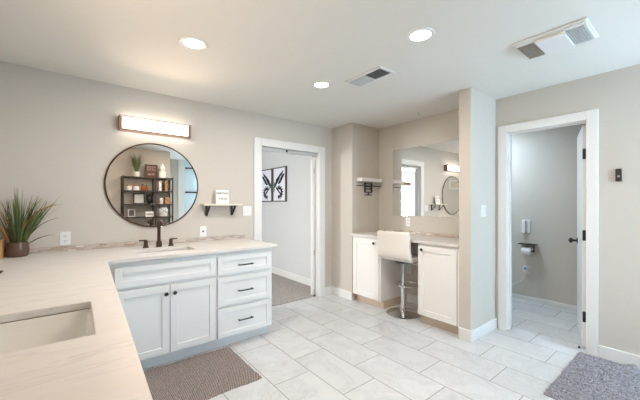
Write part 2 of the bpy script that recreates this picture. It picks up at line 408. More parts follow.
# water-closet door, open into the closet
d2 = struct('door_2', B().box(0, 0.60, 0, 0.035, 0.012, 2.04, 0.002), trim_m)
d2.location = (3.645, 0.670, 0); d2.rotation_euler = (0, 0, math.radians(15.0))
kn = B()
for s, y in ((1, 0.035), (-1, 0.0)):
    kn.cyl((0.54, y, 0.935), (0.54, y + s * 0.008, 0.935), 0.03, n=20).cyl((0.54, y, 0.935), (0.54, y + s * 0.045, 0.935), 0.011, n=12)
    kn.ball((0.54, y + s * 0.055, 0.935), 0.028, (1, 0.75, 1))
kn.build('door_knob', black_m, d2, True)
for z in (1.78, 1.035, 0.29):
    B().box(-0.004, 0.0005, 0.003, 0.034, z - 0.048, z + 0.048, 0.001).cyl((-0.004, 0.0, z - 0.05), (-0.004, 0.0, z + 0.05), 0.006, n=10).build('hinge', black_m, d2)
tag(B().cyl((3.615, 0.722, 0.0), (3.615, 0.722, 0.018), 0.010, 0.007, 12).build('floor_bumper', bronze_m, None), 'tiny brown bumper at the foot of the open closet door', 'door stop')

# ------------------------------------------------------------------ ceiling fixtures
gl = 'recessed lamps in the ceiling'
can = thing('recessed_light', 'round recessed lamp in the ceiling above the long vanity', 'ceiling light', (CANS[0][0], CANS[0][1], ZC), 0, gl)
B().lathe([(0.066, -0.004), (0.070, -0.007), (0.090, -0.006), (0.094, -0.001), (0.094, 0.0), (0.066, 0.0)], (0, 0, 0), 40).build('trim_ring', trim_m, can, True)
B().lathe([(0, -0.002), (0.067, -0.002)], (0, 0, 0), 32).build('lens', lens_m, can)
for (x, y), lb in zip(CANS[1:], ['round recessed lamp, largest of the three, between the two ceiling vents', 'round recessed lamp beside the narrow louvred vent, small and far', 'added recessed lamp out of view, warming the wall behind the storage shelf']):
    dup(can, lb, (x, y, ZC))
# louvred vent: two banks of slats tilted opposite ways
slat_m = plain('pale_grey_slat', srgb(190, 192, 190), 0.5)
v = thing('ceiling_vent', 'narrow louvred ceiling vent, one half pale and one half dark', 'vent', (2.015, 1.84, ZC))
hw, hl = 0.085, 0.195
B().box(-hw, hw, -hl, hl, -0.004, -0.0005).build('duct_opening', slot_m, v)
f = B().box(-hw - 0.012, -hw + 0.012, -hl, hl, -0.012, 0, 0.002).box(hw - 0.012, hw + 0.012, -hl, hl, -0.012, 0, 0.002)
f.box(-hw - 0.012, hw + 0.012, -hl - 0.012, -hl + 0.012, -0.012, 0, 0.002).box(-hw - 0.012, hw + 0.012, hl - 0.012, hl + 0.012, -0.012, 0, 0.002).box(-hw, hw, -0.006, 0.006, -0.012, 0, 0.001)
f.build('frame', plate_m, v)
for s in (-1, 1):
    for k in range(8):
        y = s * (0.018 + k * 0.0215 + 0.004)
        R = Matrix.Translation((0, y, -0.010)) @ Matrix.Rotation(math.radians(36 * (-1 if s > 0 else 1)), 4, 'X')
        B().box(-hw + 0.012, hw - 0.012, -0.0115 if s > 0 else -0.009, 0.0115 if s > 0 else 0.009, -0.0008, 0.0008, rot=R).build('slat', slat_m, v)
# bath fan with heater and light
v = thing('bath_fan', 'large square white ceiling fan unit with two dark end grilles', 'ceiling fan unit', (2.545, 0.635, ZC))
B().box(-0.165, 0.165, -0.197, 0.208, -0.014, 0, 0.006).box(-0.15, 0.15, -0.186, 0.197, -0.022, -0.010, 0.004).build('housing', plate_m, v)
B().box(-0.135, 0.140, -0.080, 0.080, -0.042, -0.018, 0.006).build('light_panel', plate_m, v)
for y0, m in ((0.095, boxwood_m), (-0.178, grey_m)):
    g = B().box(-0.115, 0.13, y0, y0 + 0.095, -0.026, -0.018)
    fr = plain('fan_grille_grey' if m is grey_m else 'fan_grille_taupe', srgb(190, 192, 190) if m is grey_m else srgb(160, 150, 138), 0.7, var=0.2, vscale=60)
    gr = g.build('grille', fr, v)
    r = B()
    for k in range(7): r.box(-0.115, 0.13, y0 + 0.006 + k * 0.0135, y0 + 0.010 + k * 0.0135, -0.031, -0.026)
    r.build('louvres', fr, gr)
for i, (x, y, lb) in enumerate(((3.13, 2.28, 'tiny pale sensor disc on the ceiling before the alcove'), (3.25, 2.17, 'tiny dark hook screwed into the ceiling of the alcove'))):
    if i == 0: tag(B().lathe([(0, -0.006), (0.03, -0.005), (0.034, 0), (0, 0)], (x, y, ZC), 20).build('ceiling_sensor', ceil_m), lb, 'ceiling sensor')
    else: tag(B().tube([(x, y, ZC), (x, y, ZC - 0.02), (x + 0.012, y, ZC - 0.032), (x + 0.022, y, ZC - 0.022)], 0.003, 6).build('ceiling_hook', grey_m), lb, 'hook')

# ------------------------------------------------------------------ cabinetry
def shaker(b, x0, x1, z0, z1, yf, t=0.019, rail=0.055, rec=0.009):
    """panel front facing -y at y = yf, recessed centre"""
    b.box(x0, x0 + rail, yf, yf + t, z0, z1, 0.0015, 1).box(x1 - rail, x1, yf, yf + t, z0, z1, 0.0015, 1)
    b.box(x0 + rail, x1 - rail, yf, yf + t, z0, z0 + rail, 0.0015, 1).box(x0 + rail, x1 - rail, yf, yf + t, z1 - rail, z1, 0.0015, 1)
    b.box(x0 + rail - 0.002, x1 - rail + 0.002, yf + rec, yf + t - 0.001, z0 + rail - 0.002, z1 - rail + 0.002)
    return b
def knob(parent, x, z, yf):
    B().lathe([(0.005, 0), (0.005, 0.012), (0.014, 0.016), (0.016, 0.024), (0.012, 0.030), (0, 0.031)], (x, yf, z), 16, 'y').build('knob', black_m, parent, True)
def pull(parent, x0, x1, z, yf):
    b = B().tube([(x0, yf - 0.030, z), (x1, yf - 0.030, z)], 0.0065, 8)
    for x in (x0 + 0.008, x1 - 0.008): b.cyl((x, yf, z), (x, yf - 0.030, z), 0.005, n=8)
    b.build('pull_handle', black_m, parent, True)
CT, CB = 0.915, 0.885
def carcass(x0, x1, y0, y1, z0, z1, xd):
    """open-topped cabinet box with one inner divider"""
    t = 0.018
    b = B().box(x0, x1, y0, y0 + t, z0, z1).box(x0, x1, y1 - t, y1, z0, z1).box(x0, x0 + t, y0 + t, y1 - t, z0, z1).box(x1 - t, x1, y0 + t, y1 - t, z0, z1)
    return b.box(x0 + t, x1 - t, y0 + t, y1 - t, z0, z0 + t).box(xd, xd + t, y0 + t, y1 - t, z0 + t, z1)
vx0, vx1, yb, yf = 0.19, 1.545, 2.725, 2.705
vc = thing('vanity_cabinet', 'white bathroom vanity with two doors, false front and three drawers under the round mirror', 'vanity', (0, 0, 0))
carcass(vx0, vx1, yb, 3.438, 0.105, CB, 0.978).build('body', vanity_m, vc)
B().box(vx0, vx1 - 0.01, yb + 0.075, 3.43, 0.0, 0.105).build('toe_kick', vanity_m, vc)
shaker(B(), 0.222, 0.972, 0.69, 0.848, yf, rail=0.05).build('false_front', vanity_m, vc)
for x0, x1, kx in ((0.222, 0.594, 0.566), (0.600, 0.972, 0.630)):
    d = shaker(B(), x0, x1, 0.115, 0.665, yf).build('door', vanity_m, vc); knob(d, kx, 0.60, yf)
for z0, z1, zp in ((0.683, 0.848, 0.758), (0.400, 0.655, 0.520), (0.115, 0.375, 0.248)):
    d = shaker(B(), 0.990, 1.522, z0, z1, yf, rail=0.045).build('drawer', vanity_m, vc); pull(d, 1.175, 1.32, zp, yf)
# near vanity under the short arm of the counter (facing +x)
nv = thing('vanity_cabinet', 'white vanity below the near sink, its end panel just under the counter edge', 'vanity', (0.116, 2.66, 0), PI / 2)
# local x runs along +Y of the room, local -y faces +X ; extent runs back along -x
carcass(-2.90, 0.0, 0.02, 0.70, 0.105, CB, -0.6).build('body', vanity_m, nv)
B().box(-2.90, 0.0, 0.09, 0.70, 0.0, 0.105).build('toe_kick', vanity_m, nv)
for k in range(4):
    x1 = -0.10 - k * 0.70
    d = shaker(B(), x1 - 0.68, x1, 0.115, 0.848, 0.0).build('door', vanity_m, nv); knob(d, x1 - (0.64 if k % 2 == 0 else 0.04), 0.78, 0.0)
tag(B().box(0.136, 0.186, 2.664, 2.722, 0.105, CB).build('corner_filler', raw_wood), 'thin wood filler strip in the inside corner between the two vanities', 'filler strip')

def slab(cells, z0, z1, warp=None):
    """union of axis-aligned rectangles on a shared grid (no doubled inner walls)"""
    xs = sorted({c for r in cells for c in r[:2]}); ys = sorted({c for r in cells for c in r[2:]})
    inside = lambda x, y: any(a < x < b_ and c < y < d for a, b_, c, d in cells)
    F = {(i, j): inside((xs[i] + xs[i + 1]) / 2, (ys[j] + ys[j + 1]) / 2) for i in range(len(xs) - 1) for j in range(len(ys) - 1)}
    t = bmesh.new(); V = {}
    def v(i, j, k):
        if (i, j, k) not in V:
            x, y = xs[i], ys[j]
            if warp: x, y = warp(x, y)
            V[i, j, k] = t.verts.new((x, y, (z0, z1)[k]))
        return V[i, j, k]
    for (i, j), on in F.items():
        if not on: continue
        t.faces.new((v(i, j, 1), v(i + 1, j, 1), v(i + 1, j + 1, 1), v(i, j + 1, 1)))
        t.faces.new((v(i, j, 0), v(i, j + 1, 0), v(i + 1, j + 1, 0), v(i + 1, j, 0)))
        for di, dj, a, c in ((-1, 0, (i, j + 1), (i, j)), (1, 0, (i + 1, j), (i + 1, j + 1)), (0, -1, (i, j), (i + 1, j)), (0, 1, (i + 1, j + 1), (i, j + 1))):
            if not F.get((i + di, j + dj), False): t.faces.new((v(*a, 0), v(*c, 0), v(*c, 1), v(*a, 1)))
    bmesh.ops.dissolve_limit(t, angle_limit=0.001, verts=t.verts[:], edges=t.edges[:])
    b = B(); b.merge(t); return b
s1 = (0.385, 0.845, 2.85, 3.125)       # sink under the round mirror
s2 = (-0.295, 0.047, 1.19, 1.605)      # near sink
EX = 0.15
cells = [(LW + 0.002, s1[0], 2.69, 3.437), (s1[1], 1.590, 2.69, 3.437), (s1[0], s1[1], 2.69, s1[2]), (s1[0], s1[1], s1[3], 3.437),
         (LW + 0.002, EX, s2[3], 2.69), (LW + 0.002, EX, -0.29, s2[2]), (LW + 0.002, s2[0], s2[2], s2[3]), (s2[1], EX, s2[2], s2[3])]
def warp(x, y):
    if abs(x - EX) < 1e-6: x = 0.126 + (y - 0.725) * 0.0255
    return x, y
ct = slab(cells, CB + 0.001, CT, warp).build('vanity_countertop', stone_m)
tag(ct, 'L-shaped cream stone countertop with faint veins holding both sinks', 'countertop')
bv = ct.modifiers.new('edge', 'BEVEL'); bv.width = 0.003; bv.segments = 2; bv.limit_method = 'ANGLE'

def rrect(x0, x1, y0, y1, r, z, n=5):
    pts = []
    for cx, cy, a0 in ((x1 - r, y1 - r, 0), (x0 + r, y1 - r, PI / 2), (x0 + r, y0 + r, PI), (x1 - r, y0 + r, 1.5 * PI)):
        for k in range(n + 1):
            a = a0 + PI / 2 * k / n; pts.append((cx + r * math.cos(a), cy + r * math.sin(a), z))
    return pts
def sink(name, s, label, depth=0.13):
    x0, x1, y0, y1 = s; g = 0.006
    o = thing(name, label, 'sink', ((x0 + x1) / 2, (y0 + y1) / 2, CB - 0.008))
    cx, cy = (x0 + x1) / 2, (y0 + y1) / 2
    t = bmesh.new(); loops = []
    for ins, z, r in ((-0.022, 0.0, 0.03), (-g, 0.0, 0.02), (-g, -0.004, 0.02), (0.004, -0.04, 0.03), (0.012, -depth * 0.72, 0.04), (0.035, -depth * 0.95, 0.05), (0.09, -depth, 0.05)):
        loops.append([t.verts.new((px_ - cx, py_ - cy, z)) for px_, py_, _ in rrect(x0 + ins, x1 - ins, y0 + ins, y1 - ins, r, z)])
    for a, c in zip(loops, loops[1:]):
        n = len(a)
        for k in range(n): t.faces.new((a[k], a[(k + 1) % n], c[(k + 1) % n], c[k]))
    t.faces.new(loops[-1]); bmesh.ops.recalc_face_normals(t, faces=t.faces[:])
    b = B(); b.merge(t); bo = b.build('basin', porcelain, o, True)
    md = bo.modifiers.new('wall', 'SOLIDIFY'); md.thickness = 0.008; md.offset = -1 if False else 1
    B().lathe([(0.0, 0.003), (0.018, 0.003), (0.024, 0.001), (0.024, -0.002), (0, -0.002)], (0, 0, -depth + 0.001), 20).build('drain', bronze_m, o, True)
    return o
sink('undermount_sink', s1, 'small white rectangular sink below the bronze faucet and round mirror')
sink('undermount_sink', s2, 'large white rectangular sink set in the near arm of the counter')

# mosaic strips
tag(B().box(LW + 0.002, 1.585, 3.430, 3.4395, CT + 0.0005, CT + 0.048).build('mosaic_backsplash', mosaic_x), 'low beige mosaic strip along the back of the long vanity counter', 'backsplash')
tag(B().box(3.510, 3.5195, 1.517, 3.013, 0.9205, 0.962).build('mosaic_backsplash', mosaic_y), 'low beige mosaic strip at the back of the makeup counter', 'backsplash')

# faucet
fx, fy = 0.617, 3.235
fa = thing('bathroom_faucet', 'dark bronze tall faucet with two lever handles in front of the round mirror', 'faucet', (fx, fy, CT))
B().box(-0.022, 0.022, -0.022, 0.022, 0, 0.055, 0.004).build('spout_base', bronze_m, fa)
sp = [(0, 0, 0.05), (0, 0, 0.20), (0, -0.008, 0.228), (0, -0.028, 0.243), (0, -0.06, 0.245), (0, -0.10, 0.235), (0, -0.125, 0.22), (0, -0.135, 0.20)]
B().tube(sp, 0.015, 14).build('spout', bronze_m, fa, True)
B().cyl((0, -0.135, 0.20), (0, -0.138, 0.19), 0.016, n=16).build('aerator', chrome_m, fa, True)
for s in (-1, 1):
    h = B().lathe([(0, 0), (0.026, 0), (0.026, 0.008), (0.019, 0.014), (0.015, 0.04), (0.018, 0.055), (0.016, 0.066), (0, 0.067)], (s * 0.108, 0.012, 0), 20).build('handle', bronze_m, fa, True)
    B().box(s * 0.100, s * 0.165, 0.005, 0.019, 0.062, 0.074, 0.003).build('lever', bronze_m, h)

# ------------------------------------------------------------------ things on the long vanity and its wall
def blade(b, base, ang, length, lean, droop, w, nseg=7, tw=0.0):
    """narrow curved leaf as a thin folded strip"""
    t = bmesh.new(); d = Vector((math.cos(ang), math.sin(ang), 0)); side = Vector((-d.y, d.x, 0)); p = Vector(base); rows = []
    th = lean
    for i in range(nseg + 1):
        f = i / nseg; ww = w * (0.65 + 0.7 * f if f < 0.4 else 0.93 * (1 - (f - 0.4) / 0.6) ** 0.8) + 0.0004
        up = Vector((0, 0, 1)) * math.sin(th) * -1
        nrm = (d * -math.cos(th) + Vector((0, 0, 1)) * math.sin(th))
        sd = side * math.cos(tw) + nrm * math.sin(tw); nn = nrm * math.cos(tw) - side * math.sin(tw)
        rows.append((t.verts.new(p - sd * ww), t.verts.new(p - nn * ww * 0.35), t.verts.new(p + sd * ww)))
        p = p + (d * math.sin(th) + Vector((0, 0, 1)) * math.cos(th)) * (length / nseg)
        th += droop / nseg * (0.4 + 1.2 * f)
    for a, c in zip(rows, rows[1:]):
        t.faces.new((a[0], a[1], c[1], c[0])); t.faces.new((a[1], a[2], c[2], c[1]))
    b.merge(t)
pg = thing('potted_grass', 'tall green artificial grass in a round brown glazed pot by the corner', 'plant', (-0.355, 3.325, CT))
B().lathe([(0, 0), (0.055, 0), (0.064, 0.012), (0.068, 0.05), (0.066, 0.09), (0.061, 0.112), (0.057, 0.112), (0.059, 0.088), (0.0, 0.086)], (0, 0, 0), 32).build('pot', pot_m, pg, True)
b1, b2, b3 = B(), B(), B()
def clear(a, r, lim=0.09): return True
for i in range(170):
    a = rnd.uniform(0, 2 * PI); r = rnd.uniform(0, 0.045)
    ln = rnd.uniform(0.24, 0.47); lean = rnd.uniform(0.0, 0.42); droop = rnd.uniform(0.1, 0.9)
    if math.sin(a) > 0.3: lean = min(lean, 0.10); droop *= 0.1            # the wall keeps these upright
    if math.cos(a) > 0.5: a = rnd.uniform(-0.7, 0.12); lean = rnd.uniform(0.05, 0.5); ln = min(ln, 0.40); droop *= 0.8
    if math.cos(a) < -0.5: lean = min(lean, 0.42); ln = min(ln, 0.36); droop *= 0.5
    blade(b1 if i % 3 else b2, (r * math.cos(a), r * math.sin(a), 0.085), a, ln, lean, droop, rnd.uniform(0.0024, 0.0046), tw=rnd.uniform(-1.3, 1.3))
blade(b3, (0.01, -0.045, 0.085), -0.12, 0.46, 0.12, 1.75, 0.0075, 12, 1.25); blade(b3, (-0.03, -0.02, 0.085), -2.4, 0.38, 0.42, 0.3, 0.006, 8, 1.0)
blade(b3, (-0.02, 0.0, 0.085), -2.0, 0.36, 0.25, 1.0, 0.006, 8); blade(b3, (0.0, 0.02, 0.085), 0.1, 0.36, 0.12, 0.6, 0.005, 8)
blade(b2, (0.03, -0.01, 0.085), -0.25, 0.46, 0.52, 0.05, 0.0022, 8, 1.0); blade(b2, (0.03, 0.0, 0.085), -0.25, 0.33, 0.45, 1.25, 0.004, 9, 1.1); blade(b2, (0.05, -0.01, 0.085), -0.3, 0.2, 0.9, 0.9, 0.004, 9, 1.1)
b1.build('foliage', grass_m, pg); b2.build('foliage', dark_grass, pg); o = b3.build('foliage', rust_m, pg); o['label'] = 'rust brown blades'
bx = thing('wooden_box', 'tan wooden box in the corner beside the potted grass', 'box', (-0.498, 3.30, CT))
B().box(-0.07, 0.07, -0.06, 0.06, 0, 0.12, 0.004).build('body', boxwood_m, bx)
B().box(-0.073, 0.073, -0.063, 0.063, 0.12, 0.138, 0.004).build('lid', boxwood_m, bx)
tag(B().lathe([(0, 0), (0.03, 0), (0.045, 0.012), (0.042, 0.014), (0.028, 0.004), (0, 0.004)], (-0.378, 2.57, CT), 20).build('soap_dish', shelf_m, None, True), 'small dark dish on the counter at the edge of the picture', 'dish')

mx, mz, mr = 0.619, 1.509, 0.412
mir = thing('round_mirror', 'large round mirror in a thin dark frame above the bronze faucet', 'mirror', (mx, WA, mz))
B().torus((0, -0.013, 0), mr, 0.0075, 'y', 96, 10).build('frame', bronze_m, mir, True)
B().lathe([(0, 0.0155), (mr - 0.003, 0.0155), (mr - 0.003, 0.002), (0, 0.002)], (0, 0, 0), 96, 'y').build('glass', mirror_m, mir)

def sconce(loc, rz, label):
    o = thing('vanity_light', label, 'wall lamp', loc, rz, 'bar lamps over the vanities')
    L2, h0, h1, dp = 0.317, -0.062, 0.062, 0.085
    B().box(-L2 + 0.02, L2 - 0.02, -0.02, 0, h0 + 0.01, h1 - 0.01, 0.002).build('backplate', rose_m, o)
    for s in (-1, 1): B().box(s * L2, s * (L2 - 0.006), -dp, 0, h0 - 0.004, h1 + 0.004, 0.001).build('end_cap', rose_m, o)
    r = B()
    for z in (h0, h1):
        r.box(-L2, L2, -dp, -dp + 0.005, z - 0.003, z + 0.003)
        r.box(-L2, L2, -0.012, -0.004, z - 0.003, z + 0.003)
    r.build('rails', rose_m, o)
    B().box(-L2 + 0.026, L2 - 0.026, -dp + 0.006, -dp + 0.030, h0 + 0.010, h1 - 0.008, 0.010, 3).build('diffuser', diff_m, o, True)
    return o
sconce((0.628, WA, 2.082), 0, 'bronze bar wall lamp glowing above the round mirror')
sconce((LW, 1.40, 2.09), -PI / 2 + PI, 'bronze bar wall lamp above the near sink')

def cover(label, loc, rz, kind='outlet', w=0.072, h=0.116):
    o = thing('wall_outlet' if kind != 'switch' else 'light_switch', label, 'outlet' if kind != 'switch' else 'light switch', loc, rz)
    B().box(-w / 2, w / 2, -0.006, 0, -h / 2, h / 2, 0.002).build('cover_plate', plate_m, o)
    if kind == 'outlet':
        for z in (0.022, -0.022):
            r = B().box(-0.017, 0.017, -0.008, -0.005, z - 0.015, z + 0.015, 0.002).build('receptacle', plate_m, o)
            B().box(-0.008, -0.005, -0.0088, -0.0078, z - 0.003, z + 0.008).box(0.005, 0.008, -0.0088, -0.0078, z - 0.003, z + 0.008).cyl((0, -0.0088, z - 0.009), (0, -0.0078, z - 0.009), 0.0025, n=8).build('slots', slot_m, r)
    elif kind == 'jack':
        B().lathe([(0.010, 0.006), (0.008, 0.014), (0.004, 0.014), (0.003, 0.010), (0, 0.010)], (0, 0, 0), 12, 'y').build('jack', slot_m, o)
    else:
        n = 2 if w > 0.1 else 1
        for k in range(n):
            cx = (k - (n - 1) / 2) * 0.046
            B().box(cx - 0.017, cx + 0.017, -0.010, -0.005, -0.033, 0.033, 0.002).build('rocker', plate_m, o)
    return o
cover('white double outlet on the wall beside the potted grass', (-0.073, WA, 1.025), 0)
cover('white wall plate with a single dark jack under the floating shelf', (1.092, WA, 1.022), 0, 'jack')
cover('white two-rocker switch beside the bedroom doorway casing', (1.613, WA, 1.237), 0, 'switch', 0.112)
cover('white switch plate on the end wall between alcove and closet door', (3.22, 1.40, 1.252), 0, 'switch', 0.112)
RX = -PI / 2                                                               # faces -x
cover('white outlet on the alcove wall just below the wide mirror', (WC, 2.505, 1.078), RX, 'outlet')
cover('white outlet low on the wall in the knee space behind the stool', (WC, 2.49, 0.445), RX, 'outlet')

# floating shelf with its sign
fs = thing('floating_shelf', 'small wooden wall shelf on two black brackets beside the round mirror', 'shelf', (1.275, WA, 1.305))
B().box(-0.215, 0.215, -0.14, 0, 0, 0.018, 0.002).build('board', plain('whitewashed_wood', srgb(222, 212, 198), 0.6, var=0.08, vscale=15), fs)
for x in (-0.145, 0.145):
    k = B().box(x - 0.011, x + 0.011, -0.006, 0, -0.115, 0).box(x - 0.011, x + 0.011, -0.12, 0, -0.006, 0)
    k.box(x - 0.011, x + 0.011, -0.07, 0.07, -0.003, 0.003, rot=Matrix.Translation((0, -0.051, -0.060)) @ Matrix.Rotation(math.radians(-47), 4, 'X'))
    k.build('bracket', black_m, fs)
def text(body, size, loc, parent, mat, name='lettering', rot=(PI / 2, 0, 0), shear=0.0, bold=0.0, sx=1.0):
    c = bpy.data.curves.new(name, 'FONT'); c.body = body; c.size = size; c.align_x = 'CENTER'; c.align_y = 'CENTER'; c.shear = shear; c.offset = bold; c.extrude = 0.0004
    o = bpy.data.objects.new(name, c); C.objects.link(o); o.parent = parent; o.location = loc; o.rotation_euler = rot; c.materials.append(mat)
    dg = bpy.context.evaluated_depsgraph_get(); me = bpy.data.meshes.new_from_object(o.evaluated_get(dg))
    bpy.data.objects.remove(o); m = bpy.data.objects.new(name, me); C.objects.link(m); m.parent = parent; m.location = loc; m.rotation_euler = rot
    return m
sg = thing('small_sign', 'small white block sign with black lettering standing on the floating shelf', 'sign', (1.288, 3.370, 1.3232), 0)
board = B().box(-0.073, 0.073, 0, 0.022, 0, 0.155, 0.002).build('board', paper_m, sg, rot=(math.radians(-6), 0, 0))
text('DIRECTION', 0.026, (0, -0.0006, 0.118), board, ink_m, bold=0.0006)
text('to', 0.016, (-0.042, -0.0006, 0.092), board, ink_m); text('&', 0.016, (0.042, -0.0006, 0.092), board, ink_m)
text('friends', 0.036, (0, -0.0006, 0.058), board, ink_m, shear=0.35)

# ------------------------------------------------------------------ makeup alcove
mk = thing('makeup_counter', 'cream stone counter with white fascia spanning the makeup alcove', 'countertop', (0, 0, 0))
B().box(2.945, 3.519, 1.517, 3.013, 0.8905, 0.92, 0.003).build('top', stone_m, mk)
def niche_cab(y0, y1, label):
    w = y1 - y0
    o = thing('base_cabinet', label, 'cabinet', (2.955, (y0 + y1) / 2, 0), RX, 'makeup counter base cabinets')
    B().box(-w / 2, w / 2, 0.02, 0.56, 0.10, 0.8895).build('body', cream_m, o)
    B().box(-w / 2 + 0.002, w / 2 - 0.002, 0.075, 0.55, 0.0, 0.10).build('toe_board', raw_wood, o)
    d = shaker(B(), -w / 2 + 0.022, w / 2 - 0.022, 0.110, 0.865, 0.0, rail=0.06).build('door', cream_m, o)
    return o, d, w
o, d, w = niche_cab(2.522, 3.013, 'white base cabinet with one shaker door next to the doorway wall')
knob(d, w / 2 - 0.088, 0.825, 0.0)
o, d, w = niche_cab(1.519, 1.990, 'white base cabinet with one shaker door against the alcove end wall')
knob(d, -w / 2 + 0.068, 0.825, 0.0)
tag(B().box(3.513, 3.5195, 1.517, 2.757, 1.163, 2.080, 0.001, 1).build('wall_mirror', mirror_m), 'wide frameless rectangular mirror above the makeup counter', 'mirror')

ns = tag(B().box(3.045, 3.475, 2.915, 3.014, 1.634, 1.684, 0.003).build('floating_shelf', trim_m), 'plain white shelf in the alcove above the black hanging rack', 'shelf')
hr = thing('hanging_rack', 'black metal hook rack with long bar below the white alcove shelf', 'rack', (3.27, 3.015, 1.575))
k = B().tube([(-0.285, -0.07, 0), (0.205, -0.07, 0)], 0.007, 8)
for x in (-0.06, 0.075): k.tube([(x, -0.07, 0), (x, 0, 0)], 0.004, 6)
k.build('bar', black_m, hr)
k = B()
for x in (-0.065, 0.075): k.box(x - 0.007, x + 0.007, -0.016, 0, -0.085, 0.05)
for z in (0.035, -0.005, -0.04, -0.085): k.box(-0.07, 0.08, -0.016, -0.004, z - 0.006, z + 0.006)
k.box(0.0, 0.010, -0.014, -0.004, -0.125, -0.085).box(-0.065, 0.075, -0.016, -0.004, -0.129, -0.121)
k.build('back_frame', black_m, hr)

st = thing('bar_stool', 'cream faux leather swivel stool on a chrome pedestal at the makeup counter', 'stool', (3.095, 2.275, 0), math.radians(4))
B().lathe([(0, 0), (0.195, 0), (0.200, 0.006), (0.190, 0.012), (0.10, 0.022), (0.045, 0.036), (0.034, 0.06), (0.034, 0.07), (0, 0.07)], (0, 0, 0), 40).build('base', chrome_m, st, True)
B().cyl((0, 0, 0.06), (0, 0, 0.36), 0.030, n=24).cyl((0, 0, 0.34), (0, 0, 0.63), 0.022, n=24).cyl((0, 0, 0.335), (0, 0, 0.35), 0.035, n=24).build('column', chrome_m, st, True)
fr = B().torus((0.09, 0, 0.335), 0.135, 0.010, 'z', 40, 8).build('footrest', chrome_m, st, True)
lv = B().tube([(0.02, -0.02, 0.63), (0.05, -0.13, 0.60), (0.07, -0.17, 0.57)], 0.005, 8).build('lever', chrome_m, st, True)
B().cyl((0, 0, 0.615), (0, 0, 0.645), 0.09, 0.12, 24).build('seat_plate', black_m, st)
def pad(name, prof_outer, thick, half, mat, parent):
    """padded sheet following a side profile (x, z), rounded corners by bevel + subdivision"""
    t = bmesh.new(); n = len(prof_outer); pts = [Vector((p[0], 0, p[1])) for p in prof_outer]; nr = []
    for i in range(n):
        d = (pts[min(i + 1, n - 1)] - pts[max(i - 1, 0)]).normalized(); nr.append(Vector((d.z, 0, -d.x)))
    A = [[t.verts.new(p + nr[i] * s * thick / 2 + Vector((0, y, 0))) for s in (-1, 1)] for y in (-half, half) for i, p in enumerate(pts)]
    Lf, Rt = A[:n], A[n:]
    for i in range(n - 1):
        t.faces.new((Lf[i][0], Lf[i + 1][0], Rt[i + 1][0], Rt[i][0])); t.faces.new((Lf[i][1], Rt[i][1], Rt[i + 1][1], Lf[i + 1][1]))
        t.faces.new((Lf[i][0], Lf[i][1], Lf[i + 1][1], Lf[i + 1][0])); t.faces.new((Rt[i][0], Rt[i + 1][0], Rt[i + 1][1], Rt[i][1]))
    t.faces.new((Lf[0][0], Rt[0][0], Rt[0][1], Lf[0][1])); t.faces.new((Lf[-1][0], Lf[-1][1], Rt[-1][1], Rt[-1][0]))
    bmesh.ops.recalc_face_normals(t, faces=t.faces[:])
    b = B(); b.merge(t); o = b.build(name, mat, parent)
    m = o.modifiers.new('round', 'BEVEL'); m.width = 0.016; m.segments = 4; m.limit_method = 'ANGLE'; m.angle_limit = math.radians(40)
    for p in o.data.polygons: p.use_smooth = True
    return o
pad('seat', [(-0.165, 0.685), (-0.10, 0.678), (0.0, 0.676), (0.12, 0.678), (0.20, 0.672), (0.225, 0.655)], 0.06, 0.20, leather_m, st)
pad('backrest', [(-0.150, 0.690), (-0.175, 0.700), (-0.190, 0.725), (-0.197, 0.78), (-0.203, 0.85), (-0.210, 0.93), (-0.220, 1.0)], 0.05, 0.213, leather_m, st)

# ------------------------------------------------------------------ bath mats
def mat_mesh(x0, x1, y0, y1, h, step, amp, edge=0.0, curl=None, seed=1):
    r = random.Random(seed); nx, ny = int((x1 - x0) / step), int((y1 - y0) / step); t = bmesh.new(); V = []
    for i in range(nx + 1):
        row = []
        for j in range(ny + 1):
            x = x0 + (x1 - x0) * i / nx; y = y0 + (y1 - y0) * j / ny
            e = min(i, nx - i, j, ny - j)
            z = h * (0.35 if e == 0 else 0.85 if e == 1 else 1) + r.uniform(-amp, amp) * (0.3 if e == 0 else 1)
            jx = r.uniform(-1, 1) * step * 0.3 + edge * math.sin(y * 21 + 1) * (0.5 + 0.5 * math.sin(y * 7)) ; jy = r.uniform(-1, 1) * step * 0.3 + edge * math.sin(x * 17)
            if curl: z += curl(x, y)
            row.append(t.verts.new((x + jx, y + jy, z)))
        V.append(row)
    for i in range(nx):
        for j in range(ny): t.faces.new((V[i][j], V[i + 1][j], V[i + 1][j + 1], V[i][j + 1]))
    be = [e for e in t.edges if len(e.link_faces) == 1]
    ex = bmesh.ops.extrude_edge_only(t, edges=be)
    for v_ in [g for g in ex['geom'] if isinstance(g, bmesh.types.BMVert)]: v_.co.z = 0.0008
    bmesh.ops.recalc_face_normals(t, faces=t.faces[:])
    b = B(); b.merge(t); return b
tag(mat_mesh(0.16, 1.105, 2.095, 2.745, 0.013, 0.011, 0.003, 0.004, seed=3).build('bath_mat', taupe_m, None), 'brown-taupe chenille bath mat in front of the long white vanity', 'bath mat', 'bath mats')
def curl(x, y): return 0.03 * math.exp(-((y - 0.36) / 0.03) ** 2) * max(0, (x - 3.30) / 0.17)
def tufts(b, x0, x1, y0, y1, h, n, seed):
    r = random.Random(seed); t = bmesh.new()
    for _ in range(n):
        x, y = r.uniform(x0, x1), r.uniform(y0, y1); a = r.uniform(0, 2 * PI); l = r.uniform(0.010, 0.020); w = 0.0028
        dx, dy = math.cos(a), math.sin(a); z = h - 0.004; q = r.uniform(0.2, 0.9)
        top = t.verts.new((x + dx * l * q, y + dy * l * q, z + l * 0.8))
        A = [t.verts.new((x + w * math.cos(a + k * 2.094), y + w * math.sin(a + k * 2.094), z)) for k in range(3)]
        for k in range(3): t.faces.new((A[k], A[(k + 1) % 3], top))
    b.merge(t); return b
